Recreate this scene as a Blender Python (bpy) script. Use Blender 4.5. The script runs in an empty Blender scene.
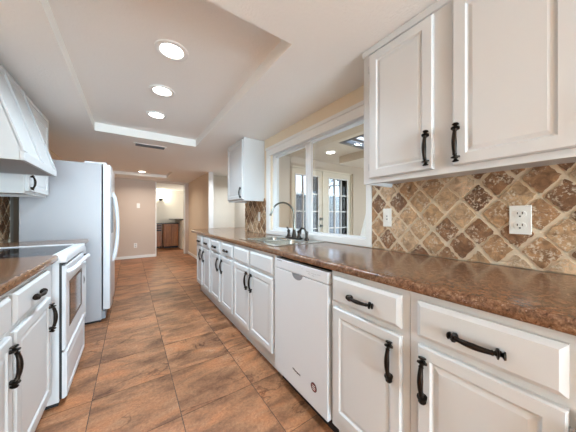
import bpy, bmesh, math, random
from mathutils import Vector, Matrix
random.seed(7)
S = bpy.context.scene
COL = S.collection
PI = math.pi

# ------------------------------------------------------------------ camera
cam_d = bpy.data.cameras.new('camera')
cam = bpy.data.objects.new('camera', cam_d); COL.objects.link(cam)
cam_d.sensor_width = 36.0
cam_d.sensor_fit = 'HORIZONTAL'
cam_d.lens = 36.0 * 229.0 / 576.0
cam_d.shift_y = -0.4 / 576.0
cam_d.clip_start = 0.02
cam.location = (0, 0, 1.148)
cam.rotation_euler = (PI / 2, 0, -math.radians(34.5))
S.camera = cam

# ------------------------------------------------------------------ world, exposure
W = bpy.data.worlds.new('sky_world'); S.world = W
W.use_nodes = True
nt = W.node_tree; nt.nodes.clear()
wo = nt.nodes.new('ShaderNodeOutputWorld'); bg = nt.nodes.new('ShaderNodeBackground')
sky = nt.nodes.new('ShaderNodeTexSky'); sky.sky_type = 'NISHITA'; sky.sun_disc = False
sky.sun_elevation = math.radians(40); sky.sun_rotation = math.radians(60)
nt.links.new(sky.outputs[0], bg.inputs[0]); bg.inputs[1].default_value = 0.4
nt.links.new(bg.outputs[0], wo.inputs[0])
S.view_settings.view_transform = 'Standard'
S.view_settings.look = 'None'
S.view_settings.exposure = 0.24
S.view_settings.gamma = 1.0
S.view_settings.use_curve_mapping = False
S.cycles.max_bounces = 10
S.cycles.diffuse_bounces = 6
S.cycles.transparent_max_bounces = 12
S.cycles.use_denoising = True
S.cycles.sample_clamp_indirect = 6.0
S.cycles.caustics_reflective = False
S.cycles.caustics_refractive = False

def area(name, loc, rot, sx, sy, e, c, spread=180):
    d = bpy.data.lights.new(name, 'AREA'); d.shape = 'RECTANGLE'; d.size = sx; d.size_y = sy
    d.energy = e; d.color = c; d.spread = math.radians(spread)
    o = bpy.data.objects.new(name, d); COL.objects.link(o); o.location = loc; o.rotation_euler = rot
    return o
DAY = (0.76, 0.89, 1.0)
# daylight outside the window openings, and one added bounce light
area('daylight_back_window', (0.2, -4.66, 1.2), (PI / 2, 0, 0), 2.0, 1.75, 365, (.65, .86, 1.0))        # glazed door behind the camera
sk_ = area('ceiling_bounce_light', (.2, -6.7, 3.1), (0, 0, 0), 1.7, .6, 85, (.95, .98, 1), 22)          # added light aimed at the unseen floor, bounced up to lift the ceiling
sk_.rotation_euler = (Vector((.2, -2.3, 0)) - sk_.location).to_track_quat('-Z', 'Y').to_euler()
area('daylight_nook_window', (2.42, 4.1, 1.2), (0, PI / 2, 0), 1.7, 1.2, 3, DAY)              # nook window
area('daylight_sunroom_window', (5.35, 0.6, 1.3), (0, PI / 2, 0), 1.7, 3.6, 54, DAY)           # sunroom window wall
sb = area('sunbeam_sunroom', (6.4, .9, 2.65), (0, 0, 0), 2.4, .7, 130, (.82, .94, 1.0), 25)         # sunlight falling on the sunroom floor
sb.rotation_euler = (Vector((2.75, 1.0, 0)) - sb.location).to_track_quat('-Z', 'X').to_euler()
area('daylight_skylight', (2.95, 1.6, 2.75), (0, 0, 0), 1.1, 1.0, 25, DAY)                      # skylight over the sunroom
area('daylight_hall_window', (2.72, 9.0, 1.3), (0, PI / 2, 0), 1.4, 1.2, 30, (1, .95, .86))

# ------------------------------------------------------------------ materials
def newmat(name):
    m = bpy.data.materials.new(name); m.use_nodes = True
    n = m.node_tree.nodes; l = m.node_tree.links
    b = n['Principled BSDF']
    return m, n, l, b

def simple(name, c, rough=0.5, metal=0.0, spec=0.5, bump=0.0, bscale=200, var=0.0, vscale=6):
    m, n, l, b = newmat(name)
    b.inputs['Base Color'].default_value = (*c, 1); b.inputs['Roughness'].default_value = rough
    b.inputs['Metallic'].default_value = metal; b.inputs['Specular IOR Level'].default_value = spec
    tc = n.new('ShaderNodeTexCoord')
    nz = n.new('ShaderNodeTexNoise'); nz.inputs['Scale'].default_value = vscale; nz.inputs['Detail'].default_value = 4
    l.new(tc.outputs['Object'], nz.inputs['Vector'])
    if var:
        mx = n.new('ShaderNodeMix'); mx.data_type = 'RGBA'
        mx.inputs['A'].default_value = (*[x * (1 - var) for x in c], 1)
        mx.inputs['B'].default_value = (*[min(1, x * (1 + var)) for x in c], 1)
        l.new(nz.outputs['Fac'], mx.inputs['Factor']); l.new(mx.outputs['Result'], b.inputs['Base Color'])
    if bump:
        bz = n.new('ShaderNodeTexNoise'); bz.inputs['Scale'].default_value = bscale; bz.inputs['Detail'].default_value = 3
        l.new(tc.outputs['Object'], bz.inputs['Vector'])
        bp = n.new('ShaderNodeBump'); bp.inputs['Strength'].default_value = bump; bp.inputs['Distance'].default_value = 0.004
        l.new(bz.outputs['Fac'], bp.inputs['Height']); l.new(bp.outputs['Normal'], b.inputs['Normal'])
    return m

def emit(name, c, s):
    m, n, l, b = newmat(name)
    b.inputs['Base Color'].default_value = (0.8, 0.8, 0.8, 1)
    b.inputs['Emission Color'].default_value = (*c, 1); b.inputs['Emission Strength'].default_value = s
    return m

def glassmat(name, tint=(1, 1, 1), refl=1.0):
    m, n, l, b = newmat(name); n.remove(b)
    out = n['Material Output']
    tr = n.new('ShaderNodeBsdfTransparent'); tr.inputs[0].default_value = (*tint, 1)
    gl = n.new('ShaderNodeBsdfGlossy'); gl.inputs['Roughness'].default_value = 0.02
    fr = n.new('ShaderNodeFresnel'); fr.inputs[0].default_value = 1.35
    mu = n.new('ShaderNodeMath'); mu.operation = 'MULTIPLY'; mu.inputs[1].default_value = refl
    mx = n.new('ShaderNodeMixShader')
    l.new(fr.outputs[0], mu.inputs[0]); l.new(mu.outputs[0], mx.inputs[0]); l.new(tr.outputs[0], mx.inputs[1]); l.new(gl.outputs[0], mx.inputs[2])
    l.new(mx.outputs[0], out.inputs[0])
    return m

def ramp(n, stops):
    r = n.new('ShaderNodeValToRGB'); e = r.color_ramp.elements
    while len(e) > 1: e.remove(e[-1])
    e[0].position = stops[0][0]; e[0].color = (*stops[0][1], 1)
    for p, c in stops[1:]:
        x = e.new(p); x.color = (*c, 1)
    return r

def mixc(n, l, fac, a, b, mode='MIX'):
    mx = n.new('ShaderNodeMix'); mx.data_type = 'RGBA'; mx.blend_type = mode
    for s, v in ((mx.inputs['Factor'], fac), (mx.inputs['A'], a), (mx.inputs['B'], b)):
        if hasattr(v, 'links') or hasattr(v, 'is_linked'): l.new(v, s)
        elif isinstance(v, tuple): s.default_value = (*v, 1)
        else: s.default_value = v
    return mx.outputs['Result']

def noise(n, l, vec, scale, detail=4, rough=0.55, dist=0.0):
    z = n.new('ShaderNodeTexNoise'); z.inputs['Scale'].default_value = scale; z.inputs['Detail'].default_value = detail
    z.inputs['Roughness'].default_value = rough; z.inputs['Distortion'].default_value = dist
    l.new(vec, z.inputs['Vector']); return z.outputs['Fac']

def floor_mat():
    m, n, l, b = newmat('slate_floor_tile')
    tc = n.new('ShaderNodeTexCoord'); geo = n.new('ShaderNodeNewGeometry')
    off = n.new('ShaderNodeVectorMath'); off.operation = 'SCALE'; off.inputs[0].default_value = (37, 53, 11)
    l.new(geo.outputs['Random Per Island'], off.inputs['Scale'])
    add = n.new('ShaderNodeVectorMath'); add.operation = 'ADD'
    l.new(tc.outputs['Object'], add.inputs[0]); l.new(off.outputs[0], add.inputs[1])
    mp = n.new('ShaderNodeMapping'); mp.inputs['Rotation'].default_value = (0, 0, math.radians(-14)); mp.inputs['Scale'].default_value = (1.0, 2.1, 1)
    l.new(add.outputs[0], mp.inputs[0]); v = mp.outputs[0]
    n1 = noise(n, l, v, 3.4, 9, 0.64, 0.35)
    r1 = ramp(n, [(0.30, (0.14, 0.062, 0.031)), (0.43, (0.27, 0.124, 0.062)), (0.55, (0.40, 0.195, 0.100)), (0.70, (0.56, 0.32, 0.185))])
    l.new(n1, r1.inputs[0])
    n2 = noise(n, l, v, 3.4, 5, 0.55, 0.8)
    r2 = ramp(n, [(0.48, (0, 0, 0)), (0.70, (0.85, 0.85, 0.85))]); l.new(n2, r2.inputs[0])
    c = mixc(n, l, r2.outputs[0], r1.outputs[0], (0.52, 0.205, 0.085))
    # thin dark veins, here and there
    n3 = noise(n, l, v, 1.5, 6, 0.5, 1.1)
    r3 = ramp(n, [(0.488, (1, 1, 1)), (0.5, (0.36, 0.30, 0.27)), (0.512, (1, 1, 1))]); l.new(n3, r3.inputs[0])
    n5 = noise(n, l, v, 2.3, 2, 0.5)
    r5 = ramp(n, [(0.44, (0, 0, 0)), (0.58, (0.85, 0.85, 0.85))]); l.new(n5, r5.inputs[0])
    c = mixc(n, l, r5.outputs[0], c, mixc(n, l, 1.0, c, r3.outputs[0], 'MULTIPLY'))
    n4 = noise(n, l, tc.outputs['Object'], 60, 5, 0.75)
    r4 = ramp(n, [(0.3, (0.64, 0.60, 0.57)), (0.7, (1.24, 1.24, 1.24))]); l.new(n4, r4.inputs[0])
    c = mixc(n, l, 1.0, c, r4.outputs[0], 'MULTIPLY')
    tn = n.new('ShaderNodeMapRange'); tn.inputs['To Min'].default_value = 0.80; tn.inputs['To Max'].default_value = 0.96
    l.new(geo.outputs['Random Per Island'], tn.inputs['Value'])
    c = mixc(n, l, 1.0, c, tn.outputs[0], 'MULTIPLY')
    l.new(c, b.inputs['Base Color'])
    b.inputs['Roughness'].default_value = 0.42; b.inputs['Specular IOR Level'].default_value = 0.32
    bp = n.new('ShaderNodeBump'); bp.inputs['Strength'].default_value = 0.35; bp.inputs['Distance'].default_value = 0.006
    l.new(n1, bp.inputs['Height']); l.new(bp.outputs[0], b.inputs['Normal'])
    return m

def counter_mat(name, stops, rough):
    m, n, l, b = newmat(name)
    tc = n.new('ShaderNodeTexCoord'); v = tc.outputs['Object']
    a = noise(n, l, v, 62, 6, 0.8, 0.4)
    r = ramp(n, stops); l.new(a, r.inputs[0])
    vo = n.new('ShaderNodeTexVoronoi'); vo.inputs['Scale'].default_value = 150; l.new(v, vo.inputs['Vector'])
    r2 = ramp(n, [(0.0, (1, 1, 1)), (0.16, (1, 1, 1)), (0.26, (0, 0, 0))]); l.new(vo.outputs['Distance'], r2.inputs[0])
    k = noise(n, l, v, 38, 2, 0.5)
    r3 = ramp(n, [(0.50, (0, 0, 0)), (0.60, (1, 1, 1))]); l.new(k, r3.inputs[0])
    f = mixc(n, l, 1.0, r2.outputs[0], r3.outputs[0], 'MULTIPLY')
    c = mixc(n, l, f, r.outputs[0], (0.50, 0.36, 0.27))
    l.new(c, b.inputs['Base Color']); b.inputs['Roughness'].default_value = rough
    b.inputs['Specular IOR Level'].default_value = 0.55
    return m

def travertine_mat():
    m, n, l, b = newmat('travertine_tile')
    tc = n.new('ShaderNodeTexCoord'); geo = n.new('ShaderNodeNewGeometry')
    off = n.new('ShaderNodeVectorMath'); off.operation = 'SCALE'; off.inputs[0].default_value = (17, 31, 23)
    l.new(geo.outputs['Random Per Island'], off.inputs['Scale'])
    add = n.new('ShaderNodeVectorMath'); add.operation = 'ADD'
    l.new(tc.outputs['Object'], add.inputs[0]); l.new(off.outputs[0], add.inputs[1]); v = add.outputs[0]
    r = ramp(n, [(0.0, (0.15, 0.070, 0.032)), (0.25, (0.24, 0.120, 0.058)), (0.5, (0.34, 0.190, 0.095)), (0.75, (0.43, 0.275, 0.155)), (1.0, (0.54, 0.39, 0.26))])
    l.new(geo.outputs['Random Per Island'], r.inputs[0])
    a = noise(n, l, v, 26, 7, 0.65, 0.8)
    ra = ramp(n, [(0.32, (0.48, 0.43, 0.38)), (0.5, (1, 1, 1)), (0.66, (1.55, 1.55, 1.5))]); l.new(a, ra.inputs[0])
    c = mixc(n, l, 1.0, r.outputs[0], ra.outputs[0], 'MULTIPLY')
    p = noise(n, l, v, 85, 3, 0.7)
    rp = ramp(n, [(0.52, (0, 0, 0)), (0.60, (1, 1, 1))]); l.new(p, rp.inputs[0])
    q = noise(n, l, v, 14, 2, 0.5)
    rq = ramp(n, [(0.42, (0, 0, 0)), (0.56, (1, 1, 1))]); l.new(q, rq.inputs[0])
    f = mixc(n, l, 1.0, rp.outputs[0], rq.outputs[0], 'MULTIPLY')
    c = mixc(n, l, f, c, (0.62, 0.52, 0.40))
    l.new(c, b.inputs['Base Color']); b.inputs['Roughness'].default_value = 0.55
    bp = n.new('ShaderNodeBump'); bp.inputs['Strength'].default_value = 0.5; bp.inputs['Distance'].default_value = 0.004
    l.new(a, bp.inputs['Height']); l.new(bp.outputs[0], b.inputs['Normal'])
    return m

def wood_mat(name, c0, c1):
    m, n, l, b = newmat(name)
    tc = n.new('ShaderNodeTexCoord'); mp = n.new('ShaderNodeMapping'); mp.inputs['Scale'].default_value = (12, 12, 1.2)
    l.new(tc.outputs['Object'], mp.inputs[0])
    a = noise(n, l, mp.outputs[0], 3, 5, 0.6, 0.6)
    r = ramp(n, [(0.3, c0), (0.7, c1)]); l.new(a, r.inputs[0]); l.new(r.outputs[0], b.inputs['Base Color'])
    b.inputs['Roughness'].default_value = 0.4
    return m

M = {}
M['cab'] = simple('white_cabinet_paint', (0.625, 0.63, 0.635), 0.38, bump=0.05, bscale=60)
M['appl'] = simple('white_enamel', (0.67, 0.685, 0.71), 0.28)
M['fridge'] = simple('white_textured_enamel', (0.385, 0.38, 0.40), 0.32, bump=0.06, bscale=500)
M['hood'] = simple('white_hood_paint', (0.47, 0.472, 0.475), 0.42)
M['ceil'] = simple('ceiling_orange_peel', (0.90, 0.885, 0.855), 0.85, bump=0.7, bscale=75, spec=0.2)
M['wall'] = simple('tan_wall_paint', (0.70, 0.575, 0.445), 0.8, bump=0.12, bscale=120, spec=0.2)
M['wallk'] = simple('light_tan_wall_paint', (0.80, 0.69, 0.54), 0.8, bump=0.12, bscale=120, spec=0.2)
M['pink'] = simple('pinkish_tan_wall_paint', (0.60, 0.50, 0.435), 0.8, bump=0.12, bscale=120, spec=0.2)
M['sun'] = simple('sunroom_tan_paint', (0.53, 0.445, 0.355), 0.8, bump=0.1, bscale=120, spec=0.2)
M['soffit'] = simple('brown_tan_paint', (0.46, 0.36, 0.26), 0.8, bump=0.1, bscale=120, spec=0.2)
M['cream'] = simple('cream_wall_paint', (0.78, 0.74, 0.66), 0.8, bump=0.1, bscale=120, spec=0.2)
M['trim'] = simple('white_trim_paint', (0.82, 0.815, 0.80), 0.4)
M['vinyl'] = simple('white_window_vinyl', (0.80, 0.82, 0.84), 0.35)
M['doorp'] = simple('cream_door_paint', (0.70, 0.64, 0.53), 0.45)
M['floor'] = floor_mat()
M['grout'] = simple('dark_floor_grout', (0.085, 0.055, 0.040), 0.85, var=0.2)
M['tile'] = travertine_mat()
M['tgrout'] = simple('sand_tile_grout', (0.70, 0.585, 0.44), 0.85, bump=0.4, bscale=150, var=0.16, vscale=14)
M['counter'] = counter_mat('brown_speckled_laminate', [(0.34, (0.040, 0.018, 0.010)), (0.46, (0.145, 0.068, 0.034)), (0.56, (0.24, 0.125, 0.068)), (0.66, (0.38, 0.24, 0.15))], 0.17)
M['bronze'] = simple('oil_rubbed_bronze', (0.020, 0.013, 0.009), 0.36, metal=0.75, bump=0.2, bscale=180, var=0.5, vscale=60)
M['steel'] = simple('brushed_stainless', (0.60, 0.64, 0.62), 0.22, metal=1.0)
M['nickel'] = simple('dark_pewter_metal', (0.20, 0.21, 0.19), 0.25, metal=1.0)
M['drk'] = simple('dark_bronze_metal', (0.07, 0.06, 0.055), 0.3, metal=0.9)
M['black'] = simple('black_gap', (0.010, 0.010, 0.012), 0.6)
M['bglass'] = simple('black_ceramic_glass', (0.012, 0.014, 0.018), 0.08, spec=0.22)
M['ovenglass'] = simple('brown_oven_glass', (0.10, 0.07, 0.055), 0.08, spec=0.6)
M['grey'] = simple('grey_plastic', (0.22, 0.23, 0.25), 0.45)
M['lgrey'] = simple('light_grey_plastic', (0.52, 0.53, 0.55), 0.4)
M['under'] = simple('hood_liner_grey', (0.30, 0.29, 0.285), 0.5)
M['plate'] = simple('white_outlet_plastic', (0.82, 0.80, 0.76), 0.35)
M['socket'] = simple('dark_slot', (0.03, 0.03, 0.03), 0.6)
M['lamp'] = emit('lit_lens', (1.0, 0.95, 0.88), 14)
M['lampw'] = emit('lit_lens_warm', (1.0, 0.86, 0.66), 12)
M['glass'] = glassmat('window_glass', (0.97, 0.98, 0.98), 0.25)
M['dglass'] = glassmat('door_glass', (0.80, 0.84, 0.90), 1.0)
M['wood'] = wood_mat('brown_wood', (0.30, 0.105, 0.035), (0.52, 0.22, 0.085))
M['dcount'] = simple('dark_countertop', (0.05, 0.035, 0.025), 0.2, var=0.3, vscale=60)
M['louvre'] = simple('dark_louvre_metal', (0.09, 0.09, 0.10), 0.35)
M['fabric'] = simple('white_fabric', (0.86, 0.87, 0.88), 0.8)
M['red'] = simple('dark_red_sticker', (0.16, 0.03, 0.03), 0.4)
M['lawn'] = simple('lawn_green', (0.09, 0.12, 0.05), 0.9, var=0.5, vscale=20)
M['fence'] = simple('slate_blue_fence', (0.075, 0.088, 0.115), 0.8, var=0.25)
M['leaf'] = simple('tree_leaf', (0.035, 0.055, 0.030), 0.7, var=0.5)
M['bark'] = simple('tree_bark', (0.05, 0.045, 0.042), 0.9, var=0.4, vscale=20)

# ------------------------------------------------------------------ mesh helpers
class MB:
    def __init__(s): s.bm = bmesh.new()
    def _merge(s, t):
        me = bpy.data.meshes.new('tmp'); t.to_mesh(me); t.free(); s.bm.from_mesh(me); bpy.data.meshes.remove(me)
        return s
    def box(s, x0, x1, y0, y1, z0, z1, bev=0.0, seg=2):
        t = bmesh.new()
        x0, x1 = min(x0, x1), max(x0, x1); y0, y1 = min(y0, y1), max(y0, y1); z0, z1 = min(z0, z1), max(z0, z1)
        bmesh.ops.create_cube(t, size=1.0)
        for v in t.verts:
            v.co = Vector(((x0 + x1) / 2 + v.co.x * (x1 - x0), (y0 + y1) / 2 + v.co.y * (y1 - y0), (z0 + z1) / 2 + v.co.z * (z1 - z0)))
        if bev: bmesh.ops.bevel(t, geom=t.edges[:], offset=bev, segments=seg, profile=0.5, affect='EDGES')
        return s._merge(t)
    def prism(s, poly, axis, a, b, bev=0.0):
        """poly of 2-D points in the other two axes (in xyz order), extruded along axis from a to b"""
        t = bmesh.new()
        def p(q, w):
            return {'x': (w, q[0], q[1]), 'y': (q[0], w, q[1]), 'z': (q[0], q[1], w)}[axis]
        lo = [t.verts.new(p(q, a)) for q in poly]; hi = [t.verts.new(p(q, b)) for q in poly]
        t.faces.new(lo); t.faces.new(hi[::-1]); k = len(poly)
        for i in range(k): t.faces.new((lo[i], hi[i], hi[(i + 1) % k], lo[(i + 1) % k]))
        bmesh.ops.recalc_face_normals(t, faces=t.faces[:])
        if bev: bmesh.ops.bevel(t, geom=t.edges[:], offset=bev, segments=2, profile=0.5, affect='EDGES')
        return s._merge(t)
    def tube(s, pts, rad, seg=10):
        t = bmesh.new(); pts = [Vector(p) for p in pts]; k = len(pts)
        if not hasattr(rad, '__len__'): rad = [rad] * k
        prev = None; rings = []
        for i in range(k):
            d = (pts[min(i + 1, k - 1)] - pts[max(i - 1, 0)])
            if d.length < 1e-9: d = Vector((0, 0, 1))
            d.normalize()
            if prev is None:
                u = d.orthogonal().normalized()
            else:
                u = prev - d * prev.dot(d)
                u = u.normalized() if u.length > 1e-6 else d.orthogonal().normalized()
            prev = u; w = d.cross(u)
            rings.append([t.verts.new(pts[i] + (u * math.cos(2 * PI * j / seg) + w * math.sin(2 * PI * j / seg)) * rad[i]) for j in range(seg)])
        for i in range(k - 1):
            for j in range(seg):
                t.faces.new((rings[i][j], rings[i][(j + 1) % seg], rings[i + 1][(j + 1) % seg], rings[i + 1][j]))
        t.faces.new(rings[0][::-1]); t.faces.new(rings[-1])
        bmesh.ops.recalc_face_normals(t, faces=t.faces[:])
        return s._merge(t)
    def lathe(s, prof, c, seg=24, axis='z'):
        """prof: (radius, height) pairs; closed at both ends"""
        t = bmesh.new(); rings = []
        for r, hh in prof:
            ring = []
            for j in range(seg):
                a = 2 * PI * j / seg; p, q = r * math.cos(a), r * math.sin(a)
                co = {'z': (p, q, hh), 'x': (hh, p, q), 'y': (p, hh, q)}[axis]
                ring.append(t.verts.new(Vector(co) + Vector(c)))
            rings.append(ring)
        for i in range(len(rings) - 1):
            for j in range(seg):
                t.faces.new((rings[i][j], rings[i][(j + 1) % seg], rings[i + 1][(j + 1) % seg], rings[i + 1][j]))
        t.faces.new(rings[0][::-1]); t.faces.new(rings[-1])
        bmesh.ops.recalc_face_normals(t, faces=t.faces[:])
        return s._merge(t)
    def nested(s, x, sgn, y0, y1, z0, z1, loops, axis='x'):
        """a door or drawer front: loops of (inset, out) stepping over its face; x = back plane, facing sgn along axis"""
        t = bmesh.new(); rings = []
        for ins, w in loops:
            q = x + sgn * w
            r = []
            for (yy, zz) in ((y0 + ins, z0 + ins), (y1 - ins, z0 + ins), (y1 - ins, z1 - ins), (y0 + ins, z1 - ins)):
                r.append(t.verts.new((q, yy, zz) if axis == 'x' else (yy, q, zz)))
            rings.append(r)
        for i in range(len(rings) - 1):
            for j in range(4):
                t.faces.new((rings[i][j], rings[i][(j + 1) % 4], rings[i + 1][(j + 1) % 4], rings[i + 1][j]))
        t.faces.new(rings[0][::-1]); t.faces.new(rings[-1])
        bmesh.ops.recalc_face_normals(t, faces=t.faces[:])
        return s._merge(t)
    def build(s, name, mat, parent=None, smooth=False, origin=None):
        off = Vector((0, 0, 0))
        if parent is not None:
            r = parent
            while r.parent: r = r.parent
            off = Vector(r.location)
        elif origin is not None:
            off = Vector(origin)
        for v in s.bm.verts: v.co -= off
        me = bpy.data.meshes.new(name); s.bm.to_mesh(me); s.bm.free()
        if smooth:
            for p in me.polygons: p.use_smooth = True
            try: me.set_sharp_from_angle(angle=math.radians(38))
            except Exception: pass
        me.materials.append(mat)
        o = bpy.data.objects.new(name, me); COL.objects.link(o)
        if parent is not None: o.parent = parent
        else: o.location = off
        return o

def thing(name, label, cat, loc, group=None):
    o = bpy.data.objects.new(name, None); COL.objects.link(o); o.location = loc; o.empty_display_size = 0.05
    o['label'] = label; o['category'] = cat
    if group: o['group'] = group
    return o
def tag(o, label, cat, group=None):
    o['label'] = label; o['category'] = cat
    if group: o['group'] = group
    return o
def struct(o):
    o['kind'] = 'structure'; return o
def B(*a, **k): return MB().box(*a, **k)

DOOR = [(0, 0), (0, .014), (.005, .020), (.040, .020), (.046, .0135), (.050, .0125), (.066, .0165), (.0665, .0165)]
DRAW = [(0, 0), (0, .010), (.003, .012), (.014, .020), (.0145, .020)]

def pull(parent, c, along, out, L=0.15):
    """spindle-shaped bow pull with flared ends; c = its centre on the face"""
    A = Vector(along); O = Vector(out); C = Vector(c); m = MB()
    prof = [(-.50, .010, .002), (-.497, .010, .0092), (-.478, .011, .0105), (-.455, .011, .0060), (-.42, .011, .0042), (-.408, .012, .0050), (-.398, .0125, .0128),
            (-.365, .013, .0132), (-.350, .015, .0060), (-.325, .017, .0048), (-.31, .0185, .0070), (-.28, .0200, .0058), (-.18, .0235, .0066), (-.08, .025, .0074)]
    full = prof + [(0, .0253, .0078)] + [(-t, w, r) for t, w, r in prof[::-1]]
    m.tube([C + A * (t * L) + O * w for t, w, r in full], [r * 1.22 * (L / .15) ** .5 for t, w, r in full], 10)
    for s in (-1, 1):
        q = C + A * (s * .38 * L)
        m.tube([q, q + O * .012], [.006, .005], 8)
    return m.build('handle', M['bronze'], parent, smooth=True)

# ------------------------------------------------------------------ dimensions
HC = 2.13; HT = 2.225
XW, XW2 = 1.445, 1.545          # kitchen side wall with the window
XL = -0.985                     # opposite wall
YB = 7.41

# ------------------------------------------------------------------ floor
m = MB()
px, py = 0.4385, 0.431
g = 0.0022
for i in range(-6, 12):
    for j in range(-15, 24):
        x0 = -0.197 + i * px; y0 = 1.425 + j * py
        if x0 > 3.2 or y0 > 10.3 or x0 < -2.9 or y0 < -4.9: continue
        if x0 > 1.2 and y0 < 2.9: continue
        if (x0 < -1.3) and y0 < 7: continue
        m.box(x0 + g, x0 + px - g, y0 + g, y0 + py - g, -.02, 0.0)
struct(m.build('floor', M['floor']))
struct(B(-2.7, 3.7, -4.9, 10.5, -.06, -.0015).build('floor_grout', M['grout']))
struct(B(1.55, 5.3, -2.3, 3.13, -.05, .002).build('floor_sunroom', M['fabric']))

# ------------------------------------------------------------------ ceiling with two trays
def slab_with_holes(name, x0, x1, y0, y1, z0, z1, holes, mat):
    mb = MB(); ys = sorted({y0, y1, *[h[2] for h in holes], *[h[3] for h in holes]})
    for a, b in zip(ys, ys[1:]):
        hs = sorted([h for h in holes if h[2] <= a and h[3] >= b]); x = x0
        for h in hs:
            mb.box(x, h[0], a, b, z0, z1); x = h[1]
        mb.box(x, x1, a, b, z0, z1)
    return struct(mb.build(name, mat))
T1 = (-.341, .763, 1.07, 3.435); T2 = (-.60, .775, 5.75, 6.72)
slab_with_holes('ceiling', XL - .1, XW2 + .0, -4.6, YB + .12, HC, 2.45, [T1, T2], M['ceil'])
struct(B(T1[0], T1[1], T1[2], T1[3], HT, 2.44).build('ceiling_tray', M['ceil']))
struct(B(T2[0], T2[1], T2[2], T2[3], 2.20, 2.44).build('ceiling_tray.001', M['ceil']))
struct(B(XW2, 2.3, 3.23, 5.75, HC + .005, 2.45).build('ceiling_nook', M['ceil']))
struct(B(-.6, 2.7, YB + .12, 10.1, HC, 2.45).build('ceiling_hall', M['ceil']))

# ------------------------------------------------------------------ walls
WY0, WY1, WZ0, WZ1 = 1.062, 2.488, .955, 1.93     # window opening
m = MB()
m.box(XW, XW2, -4.6, WY0, 0, HC + .02).box(XW, XW2, WY1, 3.244, 0, HC + .02)
m.box(XW, XW2, WY0, WY1, 0, WZ0).box(XW, XW2, WY0, WY1, WZ1, HC + .02)
struct(m.build('wall_right', M['wallk']))
struct(B(XW, XW2, 5.25, YB + .05, 0, HC + .02).build('wall_right_passage', M['wall']))
struct(B(XW - .002, XW2 + .002, 5.242, 5.255, 0, HC).build('trim_1', M['trim']))
struct(B(XL - .1, XL, -4.6, YB + .05, 0, HC + .02).build('wall_left', M['wall']))
m = MB()
m.box(XL, .588, YB, YB + .12, 0, HC + .02).box(1.336, XW, YB, YB + .12, 0, HC + .02).box(.588, 1.336, YB, YB + .12, 2.085, HC + .02)
struct(m.build('wall_back', M['pink']))
m = MB()     # wall behind the camera around a glazed door opening
m.box(XL - .1, -.85, -4.6, -4.5, 0, HC + .02).box(1.25, XW2, -4.6, -4.5, 0, HC + .02).box(-.85, 1.25, -4.6, -4.5, 2.02, HC + .02)
m.box(-.85, 1.25, -4.6, -4.5, 0, .28)
struct(m.build('wall_front', M['cream']))
# nook beyond the counter
struct(B(XW2 - .08, 2.4, 5.63, 5.73, 0, HC + .02).build('wall_nook_back', M['cream']))
struct(B(1.46, XW2, 5.25, 5.64, 0, HC).build('wall_nook_return', M['cream']))
m = MB()
m.box(2.2, 2.3, 3.2, 3.5, 0, HC + .02).box(2.2, 2.3, 4.72, 5.68, 0, HC + .02).box(2.2, 2.3, 3.5, 4.72, 0, .3).box(2.2, 2.3, 3.5, 4.72, 2.02, HC + .02)
struct(m.build('wall_nook_side', M['cream']))
# baseboards
struct(B(XL, .575, YB - .014, YB, 0, .075, bev=.004).build('baseboard_back', M['trim']))
struct(B(XW - .014, XW, 5.25, YB, 0, .075, bev=.004).build('baseboard_right', M['trim']))
struct(B(XW2, 2.2, 5.616, 5.63, 0, .075, bev=.004).build('baseboard_nook', M['trim']))
# doorway casing in the back wall
dr = thing('door_3', '', '', (.96, YB, 0)); del dr['label']; del dr['category']; struct(dr)
B(.573, .600, YB - .016, YB + .13, 0, 2.085, bev=.004).build('jamb', M['trim'], dr)
B(1.325, 1.350, YB - .016, YB + .13, 0, 2.085, bev=.004).build('jamb', M['trim'], dr)
# hall room beyond the doorway
struct(B(-.6, 2.7, 10.0, 10.1, 0, HC + .02).build('wall_hall_back', M['cream']))
struct(B(-.7, -.6, YB + .12, 10.1, 0, HC + .02).build('wall_hall_left', M['cream']))
m = MB()
m.box(2.5, 2.6, YB + .12, 8.4, 0, HC + .02).box(2.5, 2.6, 9.6, 10.1, 0, HC + .02).box(2.5, 2.6, 8.4, 9.6, 0, .6).box(2.5, 2.6, 8.4, 9.6, 2.0, HC + .02)
struct(m.build('wall_hall_right', M['cream']))
struct(B(XW2, 2.6, YB, YB + .12, 0, HC + .02).build('wall_hall_front', M['cream']))

# ------------------------------------------------------------------ sunroom shell
SY = 3.13
m = MB()
m.box(XW2, 2.15, SY - .06, SY + .1, 0, 2.3)                        # pier beside the kitchen wall
m.box(2.15, 2.235, SY, SY + .1, 0, 2.3).box(3.72, 5.3, SY, SY + .1, 0, 2.3).box(2.235, 3.72, SY, SY + .1, 1.99, 2.3)
struct(m.build('wall_sunroom_back', M['sun']))
m = MB()
m.box(5.2, 5.3, -2.2, -1.3, 0, 2.3).box(5.2, 5.3, 2.5, SY, 0, 2.3).box(5.2, 5.3, -1.3, 2.5, 0, .4).box(5.2, 5.3, -1.3, 2.5, 2.05, 2.3)
struct(m.build('wall_sunroom_side', M['sun']))
struct(B(XW2, 5.3, -2.3, -2.2, 0, 2.3).build('wall_sunroom_front', M['sun']))
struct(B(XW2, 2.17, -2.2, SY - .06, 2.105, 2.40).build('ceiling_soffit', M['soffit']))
slab_with_holes('ceiling_sunroom', 2.17, 5.3, -2.3, SY + .1, HC + .02, 2.40, [(2.36, 3.55, 1.05, 2.2)], M['sun'])
struct(B(2.93, 3.03, .2, 2.72, 2.03, HC + .02).build('ceiling_beam', M['sun']))
struct(B(2.15, 2.17, SY - .075, SY - .06, 0, 2.105).build('trim_2', M['sun']))
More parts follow.
